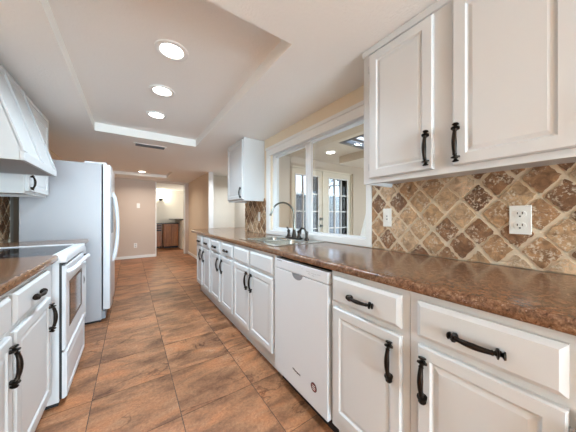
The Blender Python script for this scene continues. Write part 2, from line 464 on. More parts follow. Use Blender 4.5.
# skylight louvre
sk = thing('skylight_louvre', 'dark slatted skylight in the sunroom ceiling seen through the kitchen window', 'skylight', (2.95, 1.6, 2.16))
m = MB()
m.box(2.36, 3.55, 2.12, 2.199, 2.145, 2.19).box(2.36, 3.55, 1.051, 1.11, 2.145, 2.19).box(2.361, 2.40, 1.11, 2.12, 2.145, 2.19).box(3.51, 3.549, 1.11, 2.12, 2.145, 2.19)
m.build('frame', M['louvre'], sk)
m = MB()
m.box(2.36, 3.55, 2.185, 2.199, 2.19, 2.40).box(2.36, 3.55, 1.051, 1.065, 2.19, 2.40).box(2.361, 2.375, 1.065, 2.185, 2.19, 2.40).box(3.535, 3.549, 1.065, 2.185, 2.19, 2.40)
m.build('well_liner', M['trim'], sk)
for k in range(6):
    y = 1.22 + k * .158
    B(2.40, 3.51, y - .034, y + .034, 2.155, 2.167, bev=.002).build('slat', M['louvre'], sk)

# ------------------------------------------------------------------ kitchen window
wn = thing('window_1', '', '', (XW, 1.78, 1.4)); del wn['label']; del wn['category']; struct(wn)
m = MB()
m.box(XW - .016, XW, 1.021, 2.574, WZ1 - .035, 2.0, bev=.004).box(XW - .016, XW, 2.486, 2.574, .917, WZ1 - .03, bev=.004)
m.box(XW - .016, XW, 1.021, 1.066, .917, WZ1 - .03, bev=.004).box(XW - .014, XW, 1.06, 2.49, .917, WZ0 + .012, bev=.003)
m.box(XW - .026, XW - .012, 1.015, 2.58, 1.972, 2.004, bev=.004)
m.build('casing', M['trim'], wn)
B(XW - .012, XW2 + .01, WY0, WY1, WZ0 - .003, WZ0 + .014).build('sill', M['trim'], wn)
m = MB()
m.box(1.475, 1.54, WY0, WY1, 1.887, WZ1).box(1.475, 1.54, WY0, WY1, WZ0, .985).box(1.475, 1.54, 2.44, WY1, .985, 1.887).box(1.475, 1.54, WY0, 1.10, .985, 1.887)
m.box(1.45, 1.475, WY0, WY1, 1.91, WZ1, bev=.003)
m.build('frame', M['vinyl'], wn)
m = MB()
m.box(1.487, 1.512, 1.752, 1.845, .985, 1.887, bev=.004).box(1.483, 1.49, 1.79, 1.80, .985, 1.887)
m.box(1.487, 1.512, 1.845, 2.44, 1.862, 1.887).box(1.487, 1.512, 1.845, 2.44, .985, 1.005).box(1.487, 1.512, 2.415, 2.44, 1.0, 1.87)
m.build('sash', M['vinyl'], wn)
B(1.498, 1.502, 1.845, 2.42, 1.0, 1.865).build('pane', M['glass'], wn)
B(1.518, 1.522, 1.10, 1.755, .985, 1.887).build('pane', M['glass'], wn)

def plain_window(name, axis, c, a0, a1, z0, z1, n):
    d = thing(name, '', '', (c, a0, z0) if axis == 'x' else (a0, c, z0)); del d['label']; del d['category']; struct(d)
    def bb(p0, p1, q0, q1):
        return B(c - .025, c + .025, p0, p1, q0, q1) if axis == 'x' else B(p0, p1, c - .025, c + .025, q0, q1)
    w = .045
    for p in ((a0, a1, z0, z0 + w), (a0, a1, z1 - w, z1), (a0, a0 + w, z0 + w, z1 - w), (a1 - w, a1, z0 + w, z1 - w)): bb(*p).build('frame_bar', M['trim'], d)
    for k in range(1, n):
        q = a0 + (a1 - a0) * k / n; bb(q - .03, q + .03, z0 + w, z1 - w).build('mullion', M['trim'], d)
plain_window('window_2', 'x', 5.25, -1.3, 2.5, .4, 2.05, 4)
plain_window('window_3', 'x', 2.25, 3.5, 4.72, .3, 2.02, 2)
plain_window('window_4', 'y', -4.55, -.85, 1.25, .28, 2.02, 2)
plain_window('window_5', 'x', 2.55, 8.4, 9.6, .6, 2.0, 2)

# ------------------------------------------------------------------ french doors
def french(name, x0, x1, lock):
    d = thing(name, '', '', ((x0 + x1) / 2, SY, 0)); del d['label']; del d['category']; struct(d)
    gx0, gx1 = x0 + .135, x1 - .095
    if lock: gx0, gx1 = x0 + .075, x1 - .105
    zb, zt = .285, 1.852
    m = MB()
    m.box(x0, gx0, SY + .01, SY + .055, .01, 1.965, bev=.003).box(gx1, x1, SY + .01, SY + .055, .01, 1.965, bev=.003)
    m.box(gx0, gx1, SY + .01, SY + .055, zt, 1.965).box(gx0, gx1, SY + .01, SY + .055, .01, zb)
    m.build('door_leaf', M['doorp'], d)
    m = MB()
    m.box(gx0 - .02, gx1 + .02, SY, SY + .06, zt, zt + .02).box(gx0 - .02, gx1 + .02, SY, SY + .06, zb - .02, zb)
    m.box(gx0 - .02, gx0, SY, SY + .06, zb, zt).box(gx1, gx1 + .02, SY, SY + .06, zb, zt)
    for k in (1, 2):
        x = gx0 + (gx1 - gx0) * k / 3; m.box(x - .009, x + .009, SY + .008, SY + .056, zb, zt)
    for k in range(1, 5):
        z = zt - (zt - zb) * k / 5; m.box(gx0, gx1, SY + .008, SY + .056, z - .009, z + .009)
    m.build('muntin_grid', M['trim'], d)
    B(gx0, gx1, SY + .03, SY + .034, zb, zt).build('glazing', M['dglass'], d)
    if lock:
        for z in (1.085, .957):
            MB().lathe([(.022, .012), (.026, -.002), (.020, -.012), (.012, -.016), (.020, -.03), (.024, -.045), (.012, -.055)], (x1 - .045, SY, z), 16, 'y').build('door_knob', M['nickel'], d, smooth=True)
    return d
french('door_1', 2.245, 2.925, True)
french('door_2', 2.965, 3.70, False)
dj = MB()
dj.box(2.225, 2.245, SY - .014, SY + .08, 0, 1.99).box(2.925, 2.965, SY - .006, SY + .06, 0, 1.97).box(3.70, 3.725, SY - .014, SY + .08, 0, 1.99).box(2.225, 3.725, SY - .014, SY + .08, 1.965, 1.995)
struct(dj.build('trim_3', M['doorp']))
struct(B(3.725, 3.83, SY - .05, SY, 0, 1.99, bev=.004).build('trim_4', M['sun']))

# ------------------------------------------------------------------ outdoors behind the french doors
struct(B(2.32, 14, 3.25, 16, -.2, -.1).build('ground_yard', M['lawn']))
fe = thing('yard_fence', 'slate blue board fence outside the glazed double doors', 'fence', (6.6, 8.6, -.1))
for k in range(30):
    x = 2.4 + k * .31
    B(x, x + .30, 8.6, 8.63, -.1, 2.15 + .02 * random.random()).build('fence_board', M['fence'], fe)
B(2.4, 11.7, 8.63, 8.68, 1.3, 1.4).build('fence_rail', M['fence'], fe)
def tree(x, y, hgt, label):
    t = thing('yard_tree', label, 'tree', (x, y, -.1))
    m = MB(); m.tube([(x, y, -.1), (x + .06, y, hgt * .35), (x - .04, y + .05, hgt * .7), (x + .05, y, hgt)], [.13, .11, .08, .04], 8)
    m.build('trunk', M['bark'], t, smooth=True)
    br = MB(); lf = bmesh.new()
    for k in range(16):
        z = hgt * (.35 + .6 * random.random()); a = random.random() * 2 * PI; L = .5 + .9 * random.random()
        p0 = Vector((x, y, z)); p1 = p0 + Vector((math.cos(a) * L, math.sin(a) * L, .35 * L)); br.tube([p0, (p0 + p1) / 2 + Vector((0, 0, .06)), p1], [.035, .024, .01], 6)
        for q in range(70):
            c = p0.lerp(p1, .3 + .8 * random.random()) + Vector((random.gauss(0, .22), random.gauss(0, .22), random.gauss(0, .18)))
            u = Vector((random.gauss(0, 1), random.gauss(0, 1), random.gauss(0, 1))).normalized(); w = u.orthogonal().normalized(); s_ = .05 + .05 * random.random()
            vs = [lf.verts.new(c + u * s_), lf.verts.new(c + w * s_ * .5), lf.verts.new(c - u * s_), lf.verts.new(c - w * s_ * .5)]
            lf.faces.new(vs)
    br.build('branches', M['bark'], t, smooth=True)
    k = MB(); k.bm.free(); k.bm = lf; k.build('foliage', M['leaf'], t)
tree(5.6, 6.4, 4.2, 'dark leafy tree in front of the fence beyond the glazed doors, the tall one')
tree(8.6, 6.6, 3.6, 'dark leafy tree in front of the fence beyond the glazed doors, the shorter one')

# ------------------------------------------------------------------ tile backsplashes
def clip(poly, a, b, c):       # keep a*y+b*z<=c
    out = []
    for i in range(len(poly)):
        p, q = poly[i], poly[(i + 1) % len(poly)]
        dp, dq = a * p[0] + b * p[1] - c, a * q[0] + b * q[1] - c
        if dp <= 0: out.append(p)
        if (dp < 0) != (dq < 0) and dp != dq:
            t = dp / (dp - dq); out.append((p[0] + (q[0] - p[0]) * t, p[1] + (q[1] - p[1]) * t))
    return out
def backsplash(name, xw, sgn, y0, y1, z0, z1, oy, oz, dy=.07, dz=.081):
    rt = struct(B(xw, xw + sgn * .008, y0, y1, z0, z1).build(name, M['tgrout']))
    m = MB(); rnd = random.Random(3)
    i0, i1 = int((y0 - oy) / dy) - 2, int((y1 - oy) / dy) + 2
    for i in range(i0, i1):
        for j in range(-8, 9):
            if (i + j) % 2: continue
            cy, cz = oy + i * dy + rnd.gauss(0, .002), oz + j * dz + rnd.gauss(0, .002)
            hy, hz = dy - .0105, dz - .0115
            base = [(cy - hy, cz), (cy, cz - hz), (cy + hy, cz), (cy, cz + hz)]; poly = []
            for k in range(4):
                p, q = base[k], base[(k + 1) % 4]
                for s_ in (.06, .2, .35, .5, .65, .8, .94):
                    poly.append((p[0] + (q[0] - p[0]) * s_ + rnd.gauss(0, .0019), p[1] + (q[1] - p[1]) * s_ + rnd.gauss(0, .0019)))
            for a, b, c in ((-1, 0, -y0 - .002), (1, 0, y1 - .002), (0, -1, -z0 - .002), (0, 1, z1 - .002)):
                poly = clip(poly, a, b, c)
                if len(poly) < 3: break
            if len(poly) < 3: continue
            A = abs(sum(poly[k][0] * poly[(k + 1) % len(poly)][1] - poly[(k + 1) % len(poly)][0] * poly[k][1] for k in range(len(poly)))) / 2
            if A < .0002: continue
            m.prism(poly, 'x', xw + sgn * .006, xw + sgn * .0125)
    struct(m.build('tile_field', M['tile'], rt))
backsplash('trim_5', XW, -1, -.9, 1.018, .915, 1.375, .684, 1.232)
backsplash('trim_6', XW, -1, 2.590, 3.240, .915, 1.375, 2.772, 1.15)
backsplash('trim_7', XL, 1, 0.5, 3.39, .915, 1.40, 1.0, 1.2)
struct(B(XL, XL + .013, 3.39, 3.47, .6, 1.42, bev=.003).build('trim_8', M['cream']))

# ------------------------------------------------------------------ base cabinets, sink side (facing -X)
XF = .841; CZ0, CZ1 = .10, .8735
def base_cabinet(label, y0, y1, cols, zb=CZ0, front=XF, sgn=-1, back=XW - .02, toe=None, doorz0=.165):
    """cols: dicts with y0,y1 of the column, drawer True/'false'/None, hs = +1/-1 which side the door pull sits"""
    r = thing('base_cabinet', label, 'cabinet', ((front + back) / 2, (y0 + y1) / 2, 0), None)
    m = MB(); f2 = front - sgn * .02
    m.box(front, f2, y0, y1, zb, CZ1)
    m.box(f2, back, y0, y0 + .016, zb, CZ1).box(f2, back, y1 - .016, y1, zb, CZ1).box(f2, back, y0, y1, zb, zb + .016)
    m.build('body', M['cab'], r)
    tx = front - sgn * (.06 if toe is None else toe)
    B(tx, tx - sgn * .015, y0, y1, 0, zb).build('toe_kick', M['cab'], r)
    O = (sgn, 0, 0)
    for c in cols:
        a, b = c['y0'], c['y1']
        if c.get('drawer'):
            d = MB().nested(front, sgn, a, b, .725, .850, DRAW).build('drawer' if c['drawer'] is True else 'false_drawer_front', M['cab'], r)
            if c['drawer'] is True: pull(d, (front + sgn * .020, (a + b) / 2, .7785), (0, 1, 0), O, c.get('L', .133))
        da, db = c.get('dy', (a, b))
        d = MB().nested(front, sgn, da, db, doorz0, .700, DOOR).build('door', M['cab'], r)
        hy = c.get('hy', (db - .036) if c['hs'] > 0 else (da + .036))
        pull(d, (front + sgn * .020, hy, .594), (0, 0, 1), O, .152)
        # hinges on the other side
        yy = da - .004 if c['hs'] > 0 else db + .004
        for z in (.23, .64): B(front, front + sgn * .012, yy - .004, yy + .004, z - .02, z + .02, bev=.0015).build('hinge', M['lgrey'], d)
    return r
base_cabinet('white base cabinet at the far rounded end of the long countertop', 2.925, 3.694, [
    dict(y0=3.345, y1=3.62, drawer=True, hs=-1, hy=3.385, L=.12), dict(y0=2.965, y1=3.255, drawer=True, hs=1, hy=3.215, L=.12)], zb=.14, toe=.055, doorz0=.172)
base_cabinet('white two-door base cabinet with two drawers between the sink cabinet and the end cabinet', 2.145, 2.923, [
    dict(y0=2.565, y1=2.895, drawer=True, hs=-1, L=.12), dict(y0=2.168, y1=2.495, drawer=True, hs=1, L=.12)], zb=.14, toe=.055, doorz0=.172)
base_cabinet('white sink base cabinet with two blank drawer fronts above its doors', 1.376, 2.143, [
    dict(y0=1.788, y1=2.126, drawer='false', hs=-1, hy=1.815), dict(y0=1.394, y1=1.764, drawer='false', hs=1, hy=1.725)], zb=.14, toe=.055, doorz0=.172)
base_cabinet('white single-door base cabinet next to the dishwasher', .437, .828, [dict(y0=.464, y1=.812, drawer=True, hs=-1, hy=.501, dy=(.462, .806))], toe=.05)
base_cabinet('wide white base cabinet below the duplex outlet, the second one from the dishwasher', -.40, .435, [dict(y0=.068, y1=.406, drawer=True, hs=1, hy=.380, dy=(.068, .402)), dict(y0=-.34, y1=.010, drawer=True, hs=1, hy=.036, dy=(-.34, .052))], toe=.05)

# ------------------------------------------------------------------ dishwasher
dw = thing('dishwasher', 'white dishwasher built in under the brown countertop beside the sink cabinet', 'dishwasher', (1.1, 1.10, 0))
B(.862, 1.40, .846, 1.358, .10, .858).build('tub', M['black'], dw)  # black, so its colour gives the shade in the gap under the countertop
B(.823, .862, .842, 1.360, .098, .794, bev=.004).build('door', M['appl'], dw)
cp = B(.823, .862, .842, 1.360, .797, .858, bev=.004).build('control_panel', M['appl'], dw)
for y, z, w in ((1.052, .838, .005), (.998, .833, .018), (.965, .83, .006), (.950, .829, .006), (.935, .829, .006), (.918, .831, .006), (.990, .822, .010), (.955, .818, .010), (.905, .832, .009)):
    B(.8222, .8232, y - w, y + w, z - .002, z + .002).build('control_mark', M['lgrey'], cp)
B(.8222, .8232, 1.27, 1.325, .846, .851).build('status_window', M['grey'], cp)
poly = [(1.10 + .052 * math.cos(a), .7955 - .034 * math.sin(a)) for a in [PI * q / 14 for q in range(15)]]
MB().prism(poly, 'x', .8222, .8240).build('handle_pocket', M['grey'], dw)
B(.89, .905, .842, 1.360, 0, .098).build('toe_kick', M['black'], dw)
def text_mesh(name, body, size, mat, parent, origin, along, up, nrm):
    cu = bpy.data.curves.new(name, 'FONT'); cu.body = body; cu.size = size; cu.align_x = 'CENTER'; cu.align_y = 'CENTER'; cu.extrude = .0004
    o = bpy.data.objects.new(name, cu); COL.objects.link(o)
    me = bpy.data.meshes.new_from_object(o.evaluated_get(bpy.context.evaluated_depsgraph_get()))
    COL.objects.unlink(o); bpy.data.objects.remove(o)
    A, U, N = Vector(along), Vector(up), Vector(nrm); r = parent
    while r.parent: r = r.parent
    for v in me.vertices: v.co = Vector(origin) + A * v.co.x + U * v.co.y + N * v.co.z - Vector(r.location)
    me.materials.append(mat)
    q = bpy.data.objects.new(name, me); COL.objects.link(q); q.parent = parent
    return q
text_mesh('maker_logo', 'Whirlpool', .0185, M['socket'], dw, (.8224, 1.108, .208), (0, -1, 0), (0, 0, 1), (-1, 0, 0))
st = MB().lathe([(.0245, -.0005), (.0245, .0006)], (.8225, .949, .212), 28, 'x').build('round_sticker', M['socket'], dw)
MB().lathe([(.0215, -.0005), (.0215, .0004)], (.8219, .949, .212), 28, 'x').build('sticker_face', M['red'], st)
k = MB().box(.8208, .8216, .938, .960, .219, .222).box(.8208, .8216, .936, .962, .209, .212).box(.8208, .8216, .940, .958, .200, .203)
k.build('sticker_mark', M['plate'], st)

# ------------------------------------------------------------------ countertop, sink side
def edge_profile():            # (distance from outer edge, z)
    pts = [(.09, .876), (.010, .876), (.003, .879), (0, .886), (0, .900)]
    for q in range(1, 7):
        a = PI / 2 * q / 6; pts.append((.014 - .014 * math.cos(a), .900 + .014 * math.sin(a)))
    pts.append((.09, .914)); return pts
def sweep_edge(mb, path):
    """path: list of ((x,y),(nx,ny)) outer edge points with inward normals"""
    t = bmesh.new(); rings = []
    for (x, y), (nx, ny) in path:
        rings.append([t.verts.new((x + nx * d, y + ny * d, z)) for d, z in edge_profile()])
    k = len(rings[0])
    for i in range(len(rings) - 1):
        for j in range(k):
            t.faces.new((rings[i][j], rings[i][(j + 1) % k], rings[i + 1][(j + 1) % k], rings[i + 1][j]))
    t.faces.new(rings[0]); t.faces.new(rings[-1][::-1])
    bmesh.ops.recalc_face_normals(t, faces=t.faces[:]); mb._merge(t)
XC = .818; YE = 4.32; R = .36; XE = 2.12
path = [((XC, -.9), (1, 0)), ((XC, YE - R), (1, 0))]
for q in range(1, 13):
    a = PI / 2 * q / 12
    path.append(((XC + R - R * math.cos(a), YE - R + R * math.sin(a)), (math.cos(a), -math.sin(a))))
path.append(((XE, YE), (0, -1)))
m = MB(); sweep_edge(m, path)
xi = XC + .09; xb = XW - .0145
m.box(xi, xb, -.9, 1.492, .876, .914).box(xi, .908, 1.492, 2.152, .876, .914).box(1.392, xb, 1.492, 2.152, .876, .914).box(xi, xb, 2.152, 3.26, .876, .914)
ri = R - .09
poly = [(xi, 3.26), (xi, YE - R)] + [(XC + R - ri * math.cos(PI / 2 * q / 12), YE - R + ri * math.sin(PI / 2 * q / 12)) for q in range(1, 13)] + [(XE, YE - .09), (XE, 3.26)]
m.prism(poly, 'z', .876, .914)
tag(m.build('countertop', M['counter'], origin=(1.1, 1.5, .876), smooth=True), 'long brown speckled countertop with the sink set into it', 'countertop')
pb = thing('peninsula_base', 'white panelled base holding up the rounded end of the long countertop', 'cabinet', (1.6, 3.6, 0))
B(1.05, 2.10, 3.70, 3.76, 0, .8735).build('end_panel', M['cab'], pb)
B(1.47, 2.10, 3.27, 3.70, 0, .8735).build('body', M['cab'], pb)

# ------------------------------------------------------------------ sink and taps
sk = thing('kitchen_sink', 'stainless double-bowl sink set into the brown countertop under the window', 'sink', (1.15, 1.82, .914))
m = MB(); z0, z1 = .9145, .9190
m.box(.892, .945, 1.475, 2.168, z0, z1, bev=.0015).box(1.300, 1.405, 1.475, 2.168, z0, z1, bev=.0015)
m.box(.945, 1.300, 1.475, 1.525, z0, z1).box(.945, 1.300, 2.118, 2.168, z0, z1).box(.945, 1.300, 1.800, 1.845, z0, z1)
m.build('rim', M['steel'], sk)
def bowl(y0, y1):
    t = bmesh.new(); x0, x1 = .945, 1.300; rings = []
    for ins, z in ((0, .9185), (.004, .905), (.012, .79), (.03, .752), (.06, .745)):
        ring = []
        rr = .05 - min(ins, .03) * .6
        for cx, cy, a0 in ((x1 - ins - rr, y1 - ins - rr, 0), (x0 + ins + rr, y1 - ins - rr, PI / 2), (x0 + ins + rr, y0 + ins + rr, PI), (x1 - ins - rr, y0 + ins + rr, 1.5 * PI)):
            for q in range(5):
                a = a0 + PI / 2 * q / 4; ring.append(t.verts.new((cx + rr * math.cos(a), cy + rr * math.sin(a), z)))
        rings.append(ring)
    n_ = len(rings[0])
    for i in range(len(rings) - 1):
        for j in range(n_): t.faces.new((rings[i][j], rings[i][(j + 1) % n_], rings[i + 1][(j + 1) % n_], rings[i + 1][j]))
    t.faces.new(rings[-1])
    b = MB()._merge(t).build('basin', M['steel'], sk, smooth=True)
    MB().lathe([(.038, .0), (.040, .004), (.030, .005), (.014, .002)], (1.13, (y0 + y1) / 2, .745), 20).build('drain', M['nickel'], b, smooth=True)
bowl(1.525, 1.800); bowl(1.845, 2.118)

fc = thing('faucet', 'dark pewter gooseneck faucet with a lever, standing behind the sink', 'faucet', (1.365, 1.88, .919))
m = MB().box(1.338, 1.398, 1.775, 2.000, .9192, .931, bev=.005); m.build('base_plate', M['drk'], fc, smooth=True)
pts = [(1.367, 1.88, .93), (1.367, 1.88, 1.02), (1.366, 1.882, 1.15)]
for q in range(0, 15):
    a = PI * q / 14 * .93
    pts.append((1.246 + .120 * math.cos(a), 1.884 + .03 * q / 14, 1.165 + .112 * math.sin(a)))
pts.append((1.121, 1.918, 1.168)); pts.append((1.113, 1.92, 1.148))
MB().tube(pts, [.020, .0125, .0095] + [.0088] * 15 + [.0085, .0115], 12).build('spout', M['nickel'], fc, smooth=True)
MB().lathe([(.026, .0), (.026, .012), (.019, .03), (.016, .06), (.012, .085), (.0105, .10)], (1.367, 1.88, .930), 18).build('collar', M['drk'], fc, smooth=True)
def lever(y, dy):
    hm = MB().lathe([(.022, 0), (.022, .01), (.014, .025), (.013, .045), (.018, .055), (.017, .066), (.008, .072)], (1.367, y, .930), 16)
    hm.tube([(1.367, y, .995), (1.372, y + dy * .5, 1.012), (1.378, y + dy, 1.022)], [.008, .006, .009], 8)
    hm.build('lever', M['drk'], fc, smooth=True)
lever(1.975, .045)
lever(1.800, -.03)
dt = thing('side_tap', 'small dark hooked tap beside the gooseneck faucet', 'tap', (1.365, 1.68, .919))
MB().lathe([(.022, 0), (.022, .008), (.015, .02), (.014, .055), (.017, .065), (.0135, .08)], (1.365, 1.675, .9192), 16).build('body', M['drk'], dt, smooth=True)
pts = [(1.365, 1.675, .99)] + [(1.348 - .0 * q, 1.711 - .036 * math.cos(PI * q / 8), 1.005 + .022 * math.sin(PI * q / 8)) for q in range(9)] + [(1.345, 1.748, .965)]
MB().tube(pts, .0095, 10).build('spout', M['drk'], dt, smooth=True)

# ------------------------------------------------------------------ wall cabinets above the counter
def upper_door(r, x, sgn, y0, y1, z0, z1, hy, hz, L=.16):
    d = MB().nested(x, sgn, y0, y1, z0, z1, [(0, 0), (0, .014), (.005, .020), (.046, .020), (.052, .0135), (.056, .0125), (.070, .0165), (.0705, .0165)]).build('door', M['cab'], r)
    if hy is not None: pull(d, (x + sgn * .020, hy, hz), (0, 0, 1), (sgn, 0, 0), L)
    return d
def wall_cabinet(label, x, sgn, back, y0, y1, z0, z1):
    r = thing('wall_cabinet', label, 'cabinet', ((x + back) / 2, (y0 + y1) / 2, z0))
    m = MB(); f2 = x - sgn * .02
    m.box(x, f2, y0, y1, z0, z1).box(f2, back, y0, y0 + .016, z0, z1).box(f2, back, y1 - .016, y1, z0, z1)
    m.box(f2, back, y0 + .016, y1 - .016, z0 + .022, z0 + .036).box(f2, back, y0 + .016, y1 - .016, z1 - .02, z1)
    m.build('body', M['cab'], r)
    return r
r = wall_cabinet('large white wall cabinet above the tiled backsplash and outlets', 1.157, -1, XW - .001, -.40, .878, 1.335, 2.122)
upper_door(r, 1.157, -1, .489, .828, 1.362, 2.074, .514, 1.460)
upper_door(r, 1.157, -1, .070, .411, 1.362, 2.074, .395, 1.455)
upper_door(r, 1.157, -1, -.345, -.005, 1.362, 2.074, -.03, 1.455)
B(1.146, 1.16, -.40, .882, 2.086, 2.124, bev=.004).build('top_trim', M['cab'], r)
for z in (1.43, 2.0): B(1.148, 1.157, .832, .842, z - .02, z + .02, bev=.001).build('hinge', M['lgrey'], r)
r = wall_cabinet('small white wall cabinet above the narrow strip of tile beyond the window', 1.157, -1, XW - .001, 2.645, 3.192, 1.335, 2.122)
upper_door(r, 1.157, -1, 2.662, 3.176, 1.356, 2.096, 2.700, 1.435, .135)

# ------------------------------------------------------------------ opposite side: base cabinets, countertop
LF = -.383; LB = XL + .015
def left_cab(label, y0, y1, a, b, hy):
    return base_cabinet(label, y0, y1, [dict(y0=a, y1=b, drawer=True, hs=1, hy=hy, L=.125)], front=LF, sgn=1, back=LB, toe=.04)
left_cab('white base cabinet between the stove and its neighbour on the stove side of the aisle', 1.302, 1.893, 1.322, 1.785, 1.752)
left_cab('white base cabinet on the stove side, one away from the stove', .72, 1.300, .79, 1.288, 1.262)
r = base_cabinet('narrow white base cabinet between the stove and the refrigerator', 2.575, 3.03, [dict(y0=2.60, y1=3.0, drawer=True, hs=-1, L=.125)], front=LF, sgn=1, back=LB, toe=.04)
m = MB(); sweep_edge(m, [((-.355, .6), (-1, 0)), ((-.355, 1.898), (-1, 0))]); m.box(XL + .0135, -.445, .6, 1.898, .876, .914)
tag(m.build('countertop', M['counter'], origin=(-.6, 1.2, .876), smooth=True), 'brown speckled countertop over the two white cabinets in front of the stove', 'countertop')
m = MB(); sweep_edge(m, [((-.348, 2.568), (-1, 0)), ((-.348, 3.03), (-1, 0))]); m.box(XL + .0135, -.438, 2.568, 3.03, .876, .914)
tag(m.build('countertop', M['counter'], origin=(-.6, 2.8, .876), smooth=True), 'short brown countertop squeezed between the stove and the refrigerator', 'countertop')

# ------------------------------------------------------------------ range
rg = thing('kitchen_range', 'white electric range with a black glass cooktop', 'stove', (-.65, 2.23, 0))
RY0, RY1 = 1.905, 2.560
B(LB, -.353, RY0, RY1, .03, .865).build('body', M['appl'], rg)
m = MB()
m.box(LB, -.386, RY0 - .002, RY0 + .022, .868, .911, bev=.004).box(LB, -.386, RY1 - .016, RY1 + .002, .868, .9165, bev=.004).box(-.385, -.318, RY0 - .004, RY1 + .004, .864, .914, bev=.004).box(LB, LB + .05, RY0 + .023, RY1 - .017, .868, .914, bev=.004)
m.build('cooktop_rim', M['appl'], rg, smooth=True)
ck = B(LB + .04, -.380, RY0 + .020, RY1 - .014, .890, .9105).build('cooktop_glass', M['bglass'], rg)
for bx, by, br_ in ((-.53, 2.06, .085), (-.53, 2.40, .07), (-.78, 2.06, .07), (-.78, 2.40, .085)):
    t = MB()
    for rr in (br_, br_ * .6): t.tube([(bx + rr * math.cos(2 * PI * q / 32), by + rr * math.sin(2 * PI * q / 32), .9106) for q in range(33)], .0007, 4)
    t.build('burner_ring', M['grey'], ck)
od = MB()
od.nested(-.341, 1, RY0 + .002, RY1 - .002, .335, .845, [(0, 0), (0, .011), (.006, .017), (.0065, .017)])
od = od.build('oven_door', M['appl'], rg)
MB().nested(-.324, 1, RY0 + .10, RY1 - .12, .44, .73, [(0, 0), (0, .002), (.012, .004), (.02, .001), (.021, .001)]).build('oven_window', M['ovenglass'], od)
hp = [(-.324, RY0 + .05, .800), (-.300, RY0 + .052, .812), (-.288, RY0 + .07, .822), (-.284, RY0 + .16, .828), (-.283, (RY0 + RY1) / 2, .830), (-.284, RY1 - .16, .828), (-.288, RY1 - .07, .822), (-.300, RY1 - .052, .812), (-.324, RY1 - .05, .800)]
MB().tube(hp, [.013, .013, .014, .013, .013, .013, .014, .013, .013], 10).build('oven_handle', M['appl'], od, smooth=True)
B(-.353, -.341, RY0 + .004, RY1 - .004, .045, .858).build('door_gap_shade', M['black'], rg)  # black strip standing in for shade in the gap behind door and drawer
MB().nested(-.341, 1, RY0 + .002, RY1 - .002, .045, .322, [(0, 0), (0, .010), (.006, .022), (.030, .022), (.036, .015), (.055, .022), (.056, .022)]).build('storage_drawer', M['appl'], rg)
B(-.90, -.36, RY0 + .02, RY1 - .02, 0, .03).build('plinth', M['black'], rg)

# ------------------------------------------------------------------ range hood
hd = thing('range_hood', 'white tapered wooden range hood with a flat lip, mounted over the stove', 'hood', (-.8, 2.215, 1.456))
HY0, HY1 = 1.885, 2.548
hx, htx, htz = -.490, -.662, 2.056
MB().prism([(XL + .014, 1.505), (hx - .006, 1.505), (htx, htz), (XL + .014, htz)], 'y', HY0, HY1).build('canopy', M['hood'], hd)
m = MB()
m.box(hx - .016, hx + .004, HY0 - .004, HY1 + .004, 1.456, 1.507, bev=.003)
m.box(XL + .014, hx - .016, HY0 - .004, HY0 + .012, 1.456, 1.507).box(XL + .014, hx - .016, HY1 - .012, HY1 + .004, 1.456, 1.507)
m.build('lip', M['hood'], hd)
B(XL + .014, hx - .016, HY0 + .012, HY1 - .012, 1.459, 1.470).build('underside', M['under'], hd)
def batten(y0, y1, e=.010):
    dx, dz = htx - (hx - .006), htz - 1.505; L = math.hypot(dx, dz); nx, nz = dz / L, -dx / L
    a, b = (hx - .006, 1.507), (htx, htz)
    return MB().prism([(a[0] - nx * .004, a[1] - nz * .004 + .004), (a[0] + nx * e, a[1] + nz * e), (b[0] + nx * e, b[1] + nz * e), (b[0] - nx * .004, b[1] - nz * .004)], 'y', y0, y1)
for a, b in ((HY0, HY0 + .05), (2.19, 2.24), (HY1 - .045, HY1)):
    batten(a, b).build('batten', M['hood'], hd)
B(htx - .02, htx + .012, HY0, HY1, htz - .03, htz + .012, bev=.003).build('top_trim', M['hood'], hd)

# wall cabinet beyond the hood
r = wall_cabinet('white wall cabinet between the range hood and the refrigerator', -.665, 1, XL + .014, 2.565, 3.112, 1.318, 2.045)
upper_door(r, -.665, 1, 2.585, 3.098, 1.338, 2.02, 2.618, 1.408, .118)
B(-.668, -.648, 2.56, 3.118, 2.03, 2.058, bev=.003).build('top_trim', M['cab'], r)

# ------------------------------------------------------------------ refrigerator
fr = thing('refrigerator', 'tall white side-by-side refrigerator at the end of the stove side', 'refrigerator', (-.55, 3.6, 0))
FY0, FY1 = 3.172, 4.03
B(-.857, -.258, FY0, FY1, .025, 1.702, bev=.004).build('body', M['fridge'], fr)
B(-.80, -.27, FY0 + .02, FY1 - .02, 0, .025).build('plinth', M['black'], fr)
B(-.262, -.225, FY0 + .01, FY1 - .01, .03, .115, bev=.003).build('toe_grille', M['grey'], fr)
B(-.40, -.215, FY0 + .003, FY0 + .09, 1.703, 1.722, bev=.006).build('hinge_cover', M['appl'], fr)
B(-.40, -.215, FY1 - .09, FY1 - .003, 1.703, 1.722, bev=.006).build('hinge_cover', M['appl'], fr)
def fdoor(y0, y1):
    n_ = 10; poly = [(-.246, y0), ]
    for q in range(n_ + 1):
        t_ = q / n_; poly.append((-.196 + .020 * math.sin(PI * (.15 + .70 * t_)), y0 + (y1 - y0) * t_))
    poly.append((-.246, y1))
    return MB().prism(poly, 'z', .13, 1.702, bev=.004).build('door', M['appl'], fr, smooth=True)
FM = 3.555
d1 = fdoor(FY0, FM - .003); d2 = fdoor(FM + .003, FY1)
def fhandle(d, y):
    pts = []; rr = []
    for q in range(17):
        t_ = q / 16; pts.append((-.180 + .048 * math.sin(PI * t_) ** .7 if 0 < t_ < 1 else -.186, y, .60 + .82 * t_)); rr.append(.018 + .006 * abs(2 * t_ - 1))
    MB().tube(pts, rr, 10).build('handle', M['appl'], d, smooth=True)
